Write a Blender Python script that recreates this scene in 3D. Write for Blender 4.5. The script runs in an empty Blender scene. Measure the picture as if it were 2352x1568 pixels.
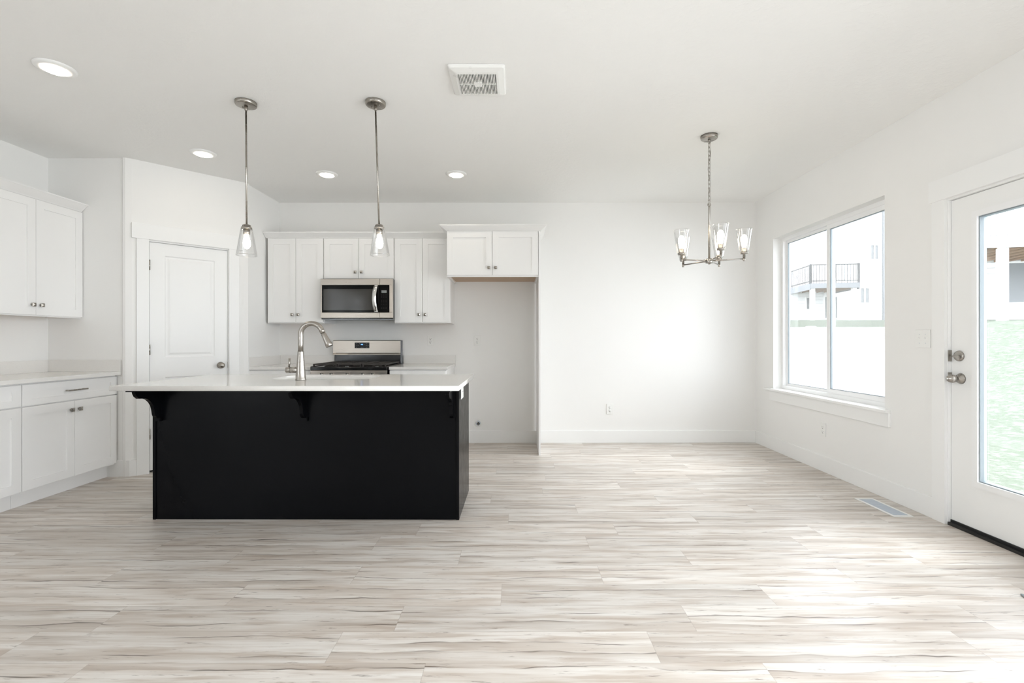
import bpy, bmesh, math, random
from mathutils import Vector, Matrix
random.seed(7)
sc = bpy.context.scene
C = sc.collection
PI = math.pi

# ------------------------------------------------------------------ camera
FPX, CX, CY, CAMH = 1090.6, 1183.46, 781.03, 1.171
cd = bpy.data.cameras.new('camera'); cam = bpy.data.objects.new('camera', cd); C.objects.link(cam)
cam.location = (0, 0, CAMH); cam.rotation_euler = (PI/2, 0.0009, 0)
cd.sensor_fit = 'HORIZONTAL'; cd.sensor_width = 36.0
cd.lens = 36.0*FPX/2352
cd.shift_x = -(CX-1176)/2352; cd.shift_y = (CY-784)/2352
cd.clip_start = 0.02; cd.clip_end = 300
sc.camera = cam

# ------------------------------------------------------------------ world, exposure
w = bpy.data.worlds.new('overcast_sky'); sc.world = w; w.use_nodes = True
bg = w.node_tree.nodes['Background']
bg.inputs[0].default_value = (0.93, 0.97, 1.03, 1); bg.inputs[1].default_value = 8.0
sc.view_settings.view_transform = 'Standard'; sc.view_settings.look = 'None'
sc.view_settings.gamma = 1.0; sc.view_settings.use_curve_mapping = False
sc.view_settings.exposure = 0.15
sc.cycles.diffuse_bounces = 8; sc.cycles.max_bounces = 14; sc.cycles.transparent_max_bounces = 16
sc.cycles.caustics_reflective = False; sc.cycles.caustics_refractive = False
sc.cycles.sample_clamp_indirect = 6.0

sl = bpy.data.lights.new('hazy_sun', 'SUN'); sl.energy = 6.5; sl.angle = math.radians(50); sl.color = (.95, .98, 1.0)
so_ = bpy.data.objects.new('hazy_sun', sl); C.objects.link(so_); so_.location = (12, -6, 12)
so_.rotation_euler = Vector((-.62, .08, -.78)).to_track_quat('-Z', 'Y').to_euler()

# room dimensions (metres): camera at the origin looking along +Y
XL, XR, YB, YREAR, H = -4.03, 2.7475, 5.426, -3.6, 2.743
YS, XS, XD = 4.097, -3.3254, -2.6926            # pantry corner walls
YD = YS+(XD-XS)
WT = 0.16                                        # outside wall thickness

def portal(name, loc, rot, sx, sy):              # guides daylight sampling through a window opening
    l = bpy.data.lights.new(name, 'AREA'); l.shape = 'RECTANGLE'; l.size = sx; l.size_y = sy
    l.cycles.is_portal = True
    o = bpy.data.objects.new(name, l); C.objects.link(o); o.location = loc; o.rotation_euler = rot
portal('daylight_window', (XR+WT+.01, 4.29, 1.445), (0, PI/2, 0), 1.61, 1.53)
portal('daylight_door', (XR+WT+.01, 2.555, 1.11), (0, PI/2, 0), 1.62, 0.58)
portal('daylight_patio', (XR+WT+.01, -.05, 1.185), (0, PI/2, 0), 2.33, 3.5)

portal('daylight_rear', (1.8, YREAR-WT-.01, 1.55), (-PI/2, 0, 0), 1.2, 1.3)
portal('daylight_left', (XL-WT-.01, -1.6, 1.35), (0, -PI/2, 0), 2.1, 2.8)

# ------------------------------------------------------------------ node helpers
def S(c): return tuple(c)+(1,) if len(c) == 3 else c
class NT:
    def __init__(s, name):
        s.m = bpy.data.materials.new(name); s.m.use_nodes = True
        s.t = s.m.node_tree; s.b = s.t.nodes['Principled BSDF']; s.out = s.t.nodes['Material Output']
    def n(s, typ, props=None, **ins):
        x = s.t.nodes.new(typ)
        for k, v in (props or {}).items(): setattr(x, k, v)
        for k, v in ins.items():
            k = int(k[1:]) if k[0] == 'i' and k[1:].isdigit() else k.replace('_', ' ')
            s.put(x.inputs[k], v)
        return x
    def put(s, sock, v):
        if isinstance(v, bpy.types.NodeSocket): s.t.links.new(v, sock)
        elif isinstance(v, bpy.types.Node): s.t.links.new(v.outputs[0], sock)
        else: sock.default_value = v
    def math(s, op, a, b=0.0, c=0.0, clamp=False):
        return s.n('ShaderNodeMath', {'operation': op, 'use_clamp': clamp}, i0=a, i1=b, i2=c).outputs[0]
    def mix(s, f, a, b, blend='MIX'):
        x = s.t.nodes.new('ShaderNodeMix'); x.data_type = 'RGBA'; x.blend_type = blend
        s.put(x.inputs[0], f); s.put(x.inputs[6], S(a) if isinstance(a, tuple) else a); s.put(x.inputs[7], S(b) if isinstance(b, tuple) else b)
        return x.outputs[2]
    def rng(s, v, a, b, c=0.0, d=1.0, smooth=False):
        x = s.n('ShaderNodeMapRange', {'interpolation_type': 'SMOOTHSTEP' if smooth else 'LINEAR', 'clamp': True})
        for i, q in enumerate((v, a, b, c, d)): s.put(x.inputs[i], q)
        return x.outputs[0]
    def noise(s, vec, scale=1.0, detail=2.0, rough=.5):
        return s.n('ShaderNodeTexNoise', None, Vector=vec, Scale=scale, Detail=detail, Roughness=rough).outputs[0]
    def vmul(s, v, k): return s.n('ShaderNodeVectorMath', {'operation': 'MULTIPLY'}, i0=v, i1=k).outputs[0]
    def bump(s, h, strength, dist=.01):
        b = s.n('ShaderNodeBump', None, Strength=strength, Distance=dist, Height=h)
        s.t.links.new(b.outputs[0], s.b.inputs['Normal'])
    def set(s, **k):
        for a, v in k.items(): s.put(s.b.inputs[a.replace('_', ' ')], S(v) if isinstance(v, tuple) and len(v) == 3 and a != 'x' else v)
        return s
def mat(name, col, rough=.5, metal=0.0, spec=.5, bump=None):
    n = NT(name); n.set(Base_Color=col, Roughness=rough, Metallic=metal); n.b.inputs['Specular IOR Level'].default_value = spec
    g = n.n('ShaderNodeTexCoord').outputs['Object']
    if bump:
        n.bump(n.noise(g, bump[0], 3), bump[1], bump[2])
    else:                                        # faint unevenness of a real finish
        n.set(Roughness=n.rng(n.noise(g, 14, 2), .3, .7, max(rough-.03, 0), rough+.03))
    return n.m
def emit(name, col, st):
    n = NT(name); n.set(Base_Color=(0, 0, 0), Emission_Color=col, Emission_Strength=st); return n.m
def thin_glass(name, tint=(1, 1, 1), lo=.04, hi=.7, rough=0.0):   # a pane or thin shell: clear, with a Fresnel sheen
    n = NT(name); t = n.t
    tr = n.n('ShaderNodeBsdfTransparent', None, Color=S(tint)); gl = n.n('ShaderNodeBsdfGlossy', None, Color=S((1, 1, 1)), Roughness=rough)
    lw = n.n('ShaderNodeLayerWeight', None, Blend=.25)
    f = n.rng(lw.outputs['Fresnel'], 0.0, 1.0, lo*.3, hi)
    mx = n.n('ShaderNodeMixShader', None, i0=f, i1=tr.outputs[0], i2=gl.outputs[0])
    t.links.new(mx.outputs[0], n.out.inputs[0]); t.nodes.remove(n.b); return n.m

M = {}
M['wall'] = mat('wall_paint', (.835, .83, .815), .75, spec=.25, bump=(90, .06, .004))
def ceiling_tex():
    n = NT('ceiling_texture'); g = n.n('ShaderNodeTexCoord').outputs['Object']
    n.set(Base_Color=(.86, .858, .845), Roughness=.85); n.b.inputs['Specular IOR Level'].default_value = .15
    a = n.rng(n.noise(g, 26, 4, .6), .46, .62, smooth=True)
    n.bump(a, .12, .006); return n.m
M['ceiling'] = ceiling_tex()
M['trim'] = mat('trim_enamel', (.85, .85, .84), .38, spec=.4)
M['cabinet'] = mat('cabinet_enamel', (.845, .84, .83), .35, spec=.45)
M['wood_raw'] = mat('raw_plywood', (.50, .36, .25), .6)
M['black'] = mat('black_cabinet_paint', (.003, .0032, .004), .24, spec=.10)
M['plastic'] = mat('white_plastic', (.82, .82, .80), .3)
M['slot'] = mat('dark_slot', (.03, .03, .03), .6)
M['nickel'] = mat('brushed_nickel', (.38, .355, .325), .28, 1.0)
M['nickel_dark'] = mat('dark_nickel', (.36, .335, .30), .28, 1.0)
M['chrome'] = mat('polished_steel', (.75, .75, .74), .12, 1.0)
M['blackglass'] = mat('black_glass', (.004, .004, .004), .07, spec=.10)
M['ovenglass'] = mat('tinted_oven_glass', (.045, .042, .037), .10, spec=.30)
M['enamel'] = mat('black_enamel', (.008, .008, .008), .16)
M['iron'] = mat('cast_iron', (.035, .03, .027), .55)
M['rubber'] = mat('black_rubber', (.008, .008, .008), .45)
M['grey'] = mat('grey_gasket', (.25, .29, .31), .5)
M['vent_grey'] = mat('register_grey', (.55, .60, .66), .4)
M['sink'] = mat('white_sink', (.85, .85, .84), .25)
M['display'] = mat('dim_display', (.22, .24, .23), .3)
M['blue'] = emit('blue_led', (.15, .38, 1.0), 3.0)
M['glass'] = thin_glass('window_glass', (.98, .99, .99))
M['shade'] = thin_glass('clear_shade_glass', (.97, .97, .97), .10, .55)
M['bulbglass'] = emit('glowing_bulb', (1.0, .88, .70), 20.0)
M['lens'] = emit('downlight_lens', (1.0, .90, .76), 30.0)
M['vinyl'] = mat('white_vinyl', (.86, .86, .86), .4)
M['rail'] = mat('dark_rail_metal', (.06, .065, .07), .5)
M['deckwood'] = mat('deck_wood', (.30, .19, .12), .7)
M['housepane'] = mat('neighbour_window_pane', (.22, .23, .24), .5, spec=.2)
M['concrete'] = mat('pale_concrete', (.62, .61, .59), .8)
M['fascia'] = mat('grey_white_fascia', (.22, .23, .25), .6)

def steel():
    n = NT('brushed_stainless'); g = n.n('ShaderNodeTexCoord').outputs['Object']
    f = n.noise(n.vmul(g, (1.5, 400, 400)), 1.0, 3)
    n.set(Base_Color=(.43, .39, .345), Metallic=1.0, Roughness=n.rng(f, .3, .7, .27, .31)); return n.m
M['steel'] = steel()
def quartz():
    n = NT('white_quartz'); g = n.n('ShaderNodeTexCoord').outputs['Object']
    f = n.rng(n.noise(g, 160, 3), .55, .75)
    n.set(Base_Color=n.mix(f, (.765, .75, .725), (.725, .71, .685)), Roughness=.10); return n.m
M['quartz'] = quartz()
def siding():
    n = NT('lap_siding'); g = n.n('ShaderNodeTexCoord').outputs['Object']
    z = n.n('ShaderNodeSeparateXYZ', None, i0=g).outputs[2]
    f = n.math('FRACT', n.math('DIVIDE', z, .20))
    n.set(Base_Color=n.mix(n.rng(f, 0, .10), (.20, .205, .21), (.84, .85, .86)), Roughness=.6)
    n.bump(f, .5, .02); return n.m
M['siding'] = siding()
def fence_mat():
    n = NT('fence_boards'); g = n.n('ShaderNodeTexCoord').outputs['Object']
    x = n.n('ShaderNodeSeparateXYZ', None, i0=g).outputs[0]
    f = n.math('FRACT', n.math('DIVIDE', x, .16))
    n.set(Base_Color=n.mix(n.rng(f, 0, .07), (.16, .165, .17), (.86, .86, .86)), Roughness=.4); return n.m
M['boards'] = fence_mat()
def lawn():
    n = NT('lawn_grass'); g = n.n('ShaderNodeTexCoord').outputs['Object']
    a = n.rng(n.noise(g, 1.6, 4, .6), .36, .66); b = n.rng(n.noise(n.vmul(g, (14, 22, 14)), 1.0, 5, .75), .36, .64)
    c = n.mix(a, (.100, .112, .088), (.058, .082, .047)); c = n.mix(b, c, (.055, .072, .045))
    d = n.rng(n.noise(g, 9, 4, .7), .50, .66); c = n.mix(d, c, (.14, .15, .125))
    n.set(Base_Color=c, Roughness=.9); n.bump(b, .6, .03); return n.m
M['lawn'] = lawn()
def floor_mat():
    n = NT('vinyl_plank')
    uv = n.n('ShaderNodeUVMap', {'uv_map': 'plank'}).outputs[0]; sd = n.n('ShaderNodeUVMap', {'uv_map': 'seed'}).outputs[0]
    sx = n.n('ShaderNodeSeparateXYZ', None, i0=uv); x, y = sx.outputs[0], sx.outputs[1]
    s2 = n.n('ShaderNodeSeparateXYZ', None, i0=sd); r1, r2 = s2.outputs[0], s2.outputs[1]
    def P(kx, ky, off):
        return n.n('ShaderNodeCombineXYZ', None, X=n.math('MULTIPLY', n.math('ADD', x, n.math('MULTIPLY', r1, 37.0)), kx),
                   Y=n.math('MULTIPLY', n.math('ADD', y, n.math('MULTIPLY', r2, 23.0)), ky), Z=off).outputs[0]
    warp = n.math('MULTIPLY', n.math('SUBTRACT', n.noise(P(2.2, 6, 1.0), 1, 3, .55), .5), .075)
    yw = n.math('ADD', y, warp)
    fine = n.noise(P(3.5, 95, 2.0), 1, 4, .6); blot = n.noise(P(1.3, 14, 3.0), 1, 3, .55)
    fleck = n.noise(P(7, 62, 4.0), 1, 4, .7); soft = n.noise(P(2.4, 30, 8.0), 1, 3, .6)
    col = n.mix(n.rng(blot, .36, .66, smooth=True), (.715, .685, .645), (.575, .52, .465))
    col = n.mix(n.math('MULTIPLY', n.rng(soft, .48, .68, smooth=True), .65), col, (.42, .34, .275))
    col = n.mix(n.math('MULTIPLY', n.rng(fine, .42, .75), .40), col, (.46, .38, .315))
    for base, k, seed in ((.035, .055, 5.0), (.115, .05, 6.0)):
        c = n.math('MULTIPLY_ADD', n.math('FRACT', n.math('MULTIPLY', r2, seed*7.3)), k, base)
        d = n.math('SUBTRACT', yw, c)
        up = n.rng(d, 0.0, .045, 1.0, 0.0); up = n.math('MULTIPLY', up, n.math('GREATER_THAN', d, 0.0))
        m1 = n.rng(n.noise(P(1.1, .6, seed), 1, 1), .44, .58, smooth=True)
        col = n.mix(n.math('MULTIPLY', n.math('MULTIPLY', up, m1), .72), col, (.38, .32, .27))
        line = n.rng(n.math('ABSOLUTE', d), .0005, .0042, 1.0, 0.0)
        m2 = n.rng(n.noise(P(3.0, .8, seed+2), 1, 2), .44, .62, smooth=True)
        col = n.mix(n.math('MULTIPLY', n.math('MULTIPLY', line, m2), .9), col, (.10, .075, .06))
    col = n.mix(n.math('MULTIPLY', n.rng(fleck, .60, .70), .75), col, (.17, .13, .105))
    tone = n.rng(n.math('FRACT', n.math('MULTIPLY', r1, 9.7)), 0, 1, .90, 1.06)
    col = n.mix(1.0, col, n.n('ShaderNodeCombineColor', None, i0=tone, i1=tone, i2=tone).outputs[0], 'MULTIPLY')
    ex = n.math('MINIMUM', x, n.math('SUBTRACT', 1.22, x)); ey = n.math('MINIMUM', y, n.math('SUBTRACT', .1862, y))
    gap = n.rng(n.math('MINIMUM', ex, ey), .0, .0022, 1.0, 0.0)
    col = n.mix(n.math('MULTIPLY', gap, .32), col, (.22, .17, .14))
    n.set(Base_Color=col, Roughness=n.rng(fine, .3, .7, .30, .42)); n.b.inputs['Specular IOR Level'].default_value = .45
    n.bump(n.math('SUBTRACT', fine, n.math('MULTIPLY', gap, 2.0)), .06, .002); return n.m
M['floor'] = floor_mat()

# ------------------------------------------------------------------ mesh helpers
def B(): return bmesh.new()
def box(bm, x0, x1, y0, y1, z0, z1, bev=0.0):
    vs = [bm.verts.new((x, y, z)) for x in (x0, x1) for y in (y0, y1) for z in (z0, z1)]
    fs = [bm.faces.new([vs[i] for i in q]) for q in ((0, 1, 3, 2), (4, 6, 7, 5), (0, 4, 5, 1), (2, 3, 7, 6), (0, 2, 6, 4), (1, 5, 7, 3))]
    if bev:
        es = list({e for f in fs for e in f.edges})
        bmesh.ops.bevel(bm, geom=es, offset=bev, segments=2, profile=.5, affect='EDGES')
    return bm
def lathe(bm, prof, n=32, at=(0, 0, 0), M4=None, sx=1.0):
    rings = []
    for r, z in prof:
        if r < 1e-6: rings.append([bm.verts.new((0, 0, z))])
        else: rings.append([bm.verts.new((r*math.cos(2*PI*i/n), r*math.sin(2*PI*i/n), z)) for i in range(n)])
    fs = []
    for a, b in zip(rings, rings[1:]):
        for i in range(n):
            j = (i+1) % n
            q = [a[i % len(a)], a[j % len(a)], b[j % len(b)], b[i % len(b)]]
            q = [v for k, v in enumerate(q) if v not in q[:k]]
            if len(q) > 2: fs.append(bm.faces.new(q))
    T = Matrix.Translation(at) @ (M4 or Matrix.Identity(4))
    for ring in rings:
        for v in ring: v.co = T @ v.co
    for f in fs: f.smooth = True
    return bm
AXY = Matrix.Rotation(PI/2, 4, 'X')            # turns +Z into -Y (towards the camera)
AXX = Matrix.Rotation(-PI/2, 4, 'Y')           # turns +Z into -X (off the right wall)
def tube(bm, pts, r, n=12, cap=True, closed=False):
    pts = [Vector(p) for p in pts]; N = len(pts); rs = r if isinstance(r, (list, tuple)) else [r]*N
    rings = []; up = None
    for i, p in enumerate(pts):
        if closed: t = (pts[(i+1) % N]-pts[i-1]).normalized()
        else: t = (pts[min(i+1, N-1)]-pts[max(i-1, 0)]).normalized()
        if up is None:
            up = t.orthogonal().normalized()
        up = (up-t*up.dot(t)).normalized(); s = t.cross(up)
        rings.append([bm.verts.new(p+(up*math.cos(2*PI*k/n)+s*math.sin(2*PI*k/n))*rs[i]) for k in range(n)])
    pr = list(zip(rings, rings[1:]))+([(rings[-1], rings[0])] if closed else [])
    for a, b in pr:
        for k in range(n):
            f = bm.faces.new([a[k], a[(k+1) % n], b[(k+1) % n], b[k]]); f.smooth = True
    if cap and not closed: bm.faces.new(rings[0][::-1]); bm.faces.new(rings[-1])
    return bm
def prism(bm, poly, fn, h0, h1):                # poly in 2-D, fn maps (a, b, h) to 3-D
    a = [bm.verts.new(fn(p[0], p[1], h0)) for p in poly]; b = [bm.verts.new(fn(p[0], p[1], h1)) for p in poly]
    n = len(poly)
    bm.faces.new(a[::-1]); bm.faces.new(b)
    for i in range(n): bm.faces.new([a[i], a[(i+1) % n], b[(i+1) % n], b[i]])
    return bm
def frame(bm, x0, x1, z0, z1, t, y0, y1, tz=None):   # rectangular ring in the XZ plane
    tz = tz or t
    box(bm, x0, x0+t, y0, y1, z0, z1); box(bm, x1-t, x1, y0, y1, z0, z1)
    box(bm, x0+t, x1-t, y0, y1, z0, z0+tz); box(bm, x0+t, x1-t, y0, y1, z1-tz, z1)
    return bm
def obj(name, bm, m, parent=None, mods=None):
    bmesh.ops.recalc_face_normals(bm, faces=bm.faces[:])
    me = bpy.data.meshes.new(name); bm.to_mesh(me); bm.free()
    me.materials.append(M[m] if isinstance(m, str) else m)
    o = bpy.data.objects.new(name, me); C.objects.link(o)
    if parent: o.parent = parent
    return o
def xform(bm, mtx): bmesh.ops.transform(bm, matrix=mtx, verts=bm.verts[:]); return bm
def thing(name, label, cat, loc=(0, 0, 0), rz=0.0, group=None):
    o = bpy.data.objects.new(name, None); C.objects.link(o); o.empty_display_size = .1
    o.location = loc; o.rotation_euler = (0, 0, rz); return tag(o, label, cat, group)
def tag(o, label, cat, group=None, kind=None):
    o['label'] = label; o['category'] = cat
    if group: o['group'] = group
    if kind: o['kind'] = kind
    return o
def struct(name, bm, m, parent=None):
    o = obj(name, bm, m, parent)
    if not parent: o['kind'] = 'structure'
    return o
def sroot(name, loc=(0, 0, 0), rz=0.0):
    o = bpy.data.objects.new(name, None); C.objects.link(o); o.location = loc; o.rotation_euler = (0, 0, rz)
    o['kind'] = 'structure'; return o
def dup(o, parent=None):
    c = o.copy(); C.objects.link(c)
    if parent: c.parent = parent; c.matrix_parent_inverse = o.matrix_parent_inverse
    for ch in list(o.children): dup(ch, c)
    return c
def dup_as(root, loc, label, group=None, rz=None):
    c = dup(root); c.location = loc; c['label'] = label
    if group: c['group'] = group
    if rz is not None: c.rotation_euler = (0, 0, rz)
    return c
def rrect(x0, x1, y0, y1, r, n=8):
    P = []
    for cx, cy, a in ((x1-r, y1-r, 0), (x0+r, y1-r, PI/2), (x0+r, y0+r, PI), (x1-r, y0+r, 1.5*PI)):
        P += [(cx+r*math.cos(a+PI/2*i/n), cy+r*math.sin(a+PI/2*i/n)) for i in range(n+1)]
    return P
def plate_with_holes(name, outer, holes, thick, bev=0.0):   # flat plate in XY, centred on z = 0
    cu = bpy.data.curves.new(name, 'CURVE'); cu.dimensions = '2D'; cu.fill_mode = 'BOTH'
    for lp in [outer]+holes:
        s = cu.splines.new('POLY'); s.points.add(len(lp)-1); s.use_cyclic_u = True
        for p, q in zip(s.points, lp): p.co = (q[0], q[1], 0, 1)
    cu.extrude = thick/2-bev; cu.bevel_depth = bev; cu.bevel_resolution = 1; cu.offset = -bev
    o = bpy.data.objects.new(name, cu); me = bpy.data.meshes.new_from_object(o)
    bpy.data.objects.remove(o); bm = B(); bm.from_mesh(me); bpy.data.meshes.remove(me); bpy.data.curves.remove(cu)
    return bm

# ------------------------------------------------------------------ the room
def build_floor():
    me = bpy.data.meshes.new('floor'); V = []; F = []; U = []; SD = []
    pw, pl = .1862, 1.22
    known = {0: -.795, 1: -.30, 2: -.803, 3: -.60, -1: -.065, -2: -.49, -3: -.693, -4: -.326}
    x0, x1 = XL-.15, XR+.10
    rnd = random.Random(11)
    k = math.floor((YREAR-2.281)/pw)
    last = 0.0
    while 2.281+k*pw < YB+.1:
        ya = 2.281+k*pw; yb = ya+pw
        j = known.get(k)
        if j is None:
            j = last+rnd.uniform(.3, .9)
        last = j
        j = (j-x0) % pl+x0-pl
        while j < x1:
            a, b = max(j, x0), min(j+pl, x1)
            if b > a:
                i = len(V); V += [(a, ya, 0), (b, ya, 0), (b, yb, 0), (a, yb, 0)]; F.append((i, i+1, i+2, i+3))
                s = (rnd.random(), rnd.random()); fl = rnd.random() < .5
                for (x, y) in ((a, ya), (b, ya), (b, yb), (a, yb)):
                    u, v = x-j, y-ya
                    if fl: u, v = pl-u, pw-v
                    U.append((u, v)); SD.append(s)
            j += pl
        k += 1
    me.from_pydata(V, [], F)
    u1 = me.uv_layers.new(name='plank'); u2 = me.uv_layers.new(name='seed')
    for i in range(len(U)): u1.data[i].uv = U[i]; u2.data[i].uv = SD[i]
    me.materials.append(M['floor'])
    o = bpy.data.objects.new('floor', me); C.objects.link(o); o['kind'] = 'structure'
build_floor()
struct('ceiling', box(B(), XL-.15, XR+WT, YREAR-WT, YB+.15, H, H+.12), 'ceiling')
struct('wall_back', box(B(), XD-.1, XR+WT, YB, YB+.15, 0, H), 'wall')
W4 = (-3.0, -.2, .3, 2.4)
struct('wall_pantry_left', box(B(), XL, XS-.03, YS, YS+.12, 0, H), 'wall')
struct('wall_pantry_right', box(B(), XD-.11, XD, YD+.03, YB, 0, H), 'wall')
# diagonal pantry wall, local x along the wall, local -y towards the room
DL = (XD-XS)*math.sqrt(2)
def diag(bm): return xform(bm, Matrix.Translation((XS, YS, 0)) @ Matrix.Rotation(PI/4, 4, 'Z'))
b = B()
prism(b, [(-.045, .02), (-.03, .006), (0.012, 0), (.125, 0), (.125, .11), (-.045, .11)], lambda a, c, h: (a, c, h), 0, H)
prism(b, [(.757, 0), (DL-.012, 0), (DL+.03, .006), (DL+.045, .02), (DL+.045, .11), (.757, .11)], lambda a, c, h: (a, c, h), 0, H)
box(b, .125, .757, 0, .11, 2.052, H)
struct('wall_pantry_diagonal', diag(b), 'wall')
def wall_x(name, x0, x1, ya, yb, opens):         # a wall in the YZ plane with openings (y0, y1, z0, z1)
    b = B(); y = ya
    for (a, c, z0, z1) in sorted(opens):
        box(b, x0, x1, y, a, 0, H)
        if z0 > 0: box(b, x0, x1, a, c, 0, z0)
        box(b, x0, x1, a, c, z1, H); y = c
    box(b, x0, x1, y, yb, 0, H)
    return struct(name, b, 'wall')
W1 = (3.531, 5.055, .625, 2.247); D1 = (2.075, 3.022, 0, 2.062); W2 = (-1.80, 1.70, .02, 2.35)
wall_x('wall_left', XL-WT, XL, YREAR, YS+.12, [W4])
wall_x('wall_right', XR, XR+WT, YREAR, YB, [W1, D1, W2])
b = B(); xa, xb = 1.2, 2.4
box(b, XL, xa, YREAR-WT, YREAR, 0, H); box(b, xb, XR+WT, YREAR-WT, YREAR, 0, H)
box(b, xa, xb, YREAR-WT, YREAR, 0, .9); box(b, xa, xb, YREAR-WT, YREAR, 2.2, H)
struct('wall_rear', b, 'wall')

BH, BT = .139, .014
def baseb(bm, x0, x1, y0, y1): box(bm, x0, x1, y0, y1, 0, BH, .0025); return bm
b = B(); baseb(b, -.675, .238, YB-BT, YB); baseb(b, .257, XR, YB-BT, YB)
struct('baseboard_back', b, 'trim')
struct('baseboard_right', baseb(B(), XR-BT, XR, 3.113, YB-BT), 'trim')
b = B(); prism(b, [(XS-.19, YS), (XS, YS), (XS+.006, YS-BT), (XS-.19, YS-BT)], lambda a, c, h: (a, c, h), 0, BH)
struct('baseboard_pantry_left', b, 'trim')
b = diag(prism(B(), [(0, 0), (.046, 0), (.046, -BT), (-.006, -BT)], lambda a, c, h: (a, c, h), 0, BH))
struct('baseboard_pantry_diagonal', b, 'trim')
struct('baseboard_left', baseb(B(), XL, XL+BT, YREAR, 1.70), 'trim')

# ------------------------------------------------------------------ pantry door (on the diagonal)
PD = sroot('door_1', (XS, YS, 0), PI/4)
def panel_face(bm, rings, x0, x1, z0, z1):
    """one moulded panel: rings = [(inset, y)], from the leaf face inward"""
    prev = None
    for ins, y in rings:
        vs = [bm.verts.new(p) for p in ((x0+ins, y, z0+ins), (x1-ins, y, z0+ins), (x1-ins, y, z1-ins), (x0+ins, y, z1-ins))]
        if prev:
            for i in range(4): bm.faces.new([prev[i], prev[(i+1) % 4], vs[(i+1) % 4], vs[i]])
        prev = vs
    bm.faces.new(prev)
def moulded_leaf(x0, x1, z0, z1, panels, yf, yb):
    bm = B(); px0, px1 = panels[0][0], panels[0][1]
    xs = [x0, px0, px1, x1]; zs = [z0]
    for p in sorted(panels, key=lambda p: p[2]): zs += [p[2], p[3]]
    zs.append(z1)
    for i in range(3):
        for j in range(len(zs)-1):
            if i == 1 and j % 2 == 1: continue
            bm.faces.new([bm.verts.new(v) for v in ((xs[i], yf, zs[j]), (xs[i+1], yf, zs[j]), (xs[i+1], yf, zs[j+1]), (xs[i], yf, zs[j+1]))])
    for p in panels: panel_face(bm, [(0, yf), (.008, yf+.007), (.022, yf+.008), (.04, yf+.003)], *p)
    a = [bm.verts.new(v) for v in ((x0, yf, z0), (x1, yf, z0), (x1, yf, z1), (x0, yf, z1))]
    c = [bm.verts.new(v) for v in ((x0, yb, z0), (x1, yb, z0), (x1, yb, z1), (x0, yb, z1))]
    for i in range(4): bm.faces.new([a[i], a[(i+1) % 4], c[(i+1) % 4], c[i]])
    bm.faces.new(c); bmesh.ops.remove_doubles(bm, verts=bm.verts[:], dist=1e-5)
    return bm
leaf = obj('door_leaf', moulded_leaf(.1375, .7455, .022, 2.043, [(.247, .637, .215, .842), (.247, .637, 1.020, 1.933)], .010, .045), 'trim', PD)
b = B()
box(b, .125, .1345, .0, .11, 0, 2.0525); box(b, .7475, .757, .0, .11, 0, 2.0525); box(b, .1345, .7475, .0, .11, 2.0455, 2.0525)
obj('jamb', b, 'trim', PD)
b = B(); box(b, .1345, .7475, .05, .06, 0, 2.045); obj('gap_shade_panel', b, 'slot', PD)  # dark sheet behind the leaf, puts the shade of the door gap into colour
b = B(); box(b, .045, .131, -.018, 0, 0, 2.06, .001); obj('casing', b, 'trim', PD)
b = B(); box(b, .752, .840, -.018, 0, 0, 2.06, .001); obj('casing', b, 'trim', PD)
b = B(); box(b, .012, .873, -.022, 0, 2.06, 2.193, .0015); obj('head_casing', b, 'trim', PD)
for z in (1.839, 1.089, .344):
    b = tube(B(), [(.136, -.004, z-.045), (.136, -.004, z+.045)], .0058, 10); box(b, .1335, .1365, -.002, .006, z-.044, z+.044)
    obj('hinge', b, 'nickel', PD)
kn = obj('knob', lathe(B(), [(0, .062), (.018, .061), (.026, .052), (.0285, .042), (.025, .030), (.014, .024), (.011, .012), (.030, .008), (.032, 0), (0, 0)], 28, (.686, .010, .932), AXY), 'nickel_dark', PD)
b = box(B(), .7445, .7485, .002, .011, .905, .962); obj('strike_plate', b, 'nickel_dark', PD)

# ------------------------------------------------------------------ window_1 (slider in the right wall)
WN = sroot('window_1', (XR, 0, 0))
def yz(bm): return xform(bm, Matrix(((0, -1, 0, 0), (1, 0, 0, 0), (0, 0, 1, 0), (0, 0, 0, 1))))  # local x->Y, local y->-X
y0, y1, z0, z1 = W1; zs = .655
d0, d1 = .085, .155
b = B(); frame(b, y0, y1, zs, z1, .035, -d1, -d0, .035); obj('window_frame', yz(b), 'vinyl', WN)
ym = (y0+y1)/2+.005
b = B(); frame(b, ym-.012, y1-.035, zs+.035, z1-.035, .024, -.140, -.118); f1 = obj('fixed_sash', yz(b), 'vinyl', WN)
b = B(); box(b, ym+.010, y1-.058, -.131, -.129, zs+.058, z1-.058); obj('pane', yz(b), 'glass', f1)
b = B(); frame(b, y0+.034, ym+.028, zs+.034, z1-.034, .040, -.116, -.090, .040); s1 = obj('sliding_sash', yz(b), 'vinyl', WN)
b = B(); box(b, y0+.073, ym-.011, -.105, -.103, zs+.073, z1-.073); obj('pane', yz(b), 'glass', s1)
b = B(); frame(b, y0+.073, ym-.011, zs+.073, z1-.073, .006, -.1115, -.096); obj('gasket', yz(b), 'grey', s1)
b = B(); frame(b, ym+.011, y1-.058, zs+.058, z1-.058, .005, -.136, -.122); obj('gasket', yz(b), 'grey', f1)
b = B(); box(b, y0, y1, -.16, 0, .632, zs); box(b, y0-.055, y1+.14-.005, 0, .040, .632, zs, .003); obj('sill', yz(b), 'trim', WN)
b = B(); box(b, y0-.055, y1+.045, 0, .018, .530, .632, .002); obj('apron', yz(b), 'trim', WN)

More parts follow.
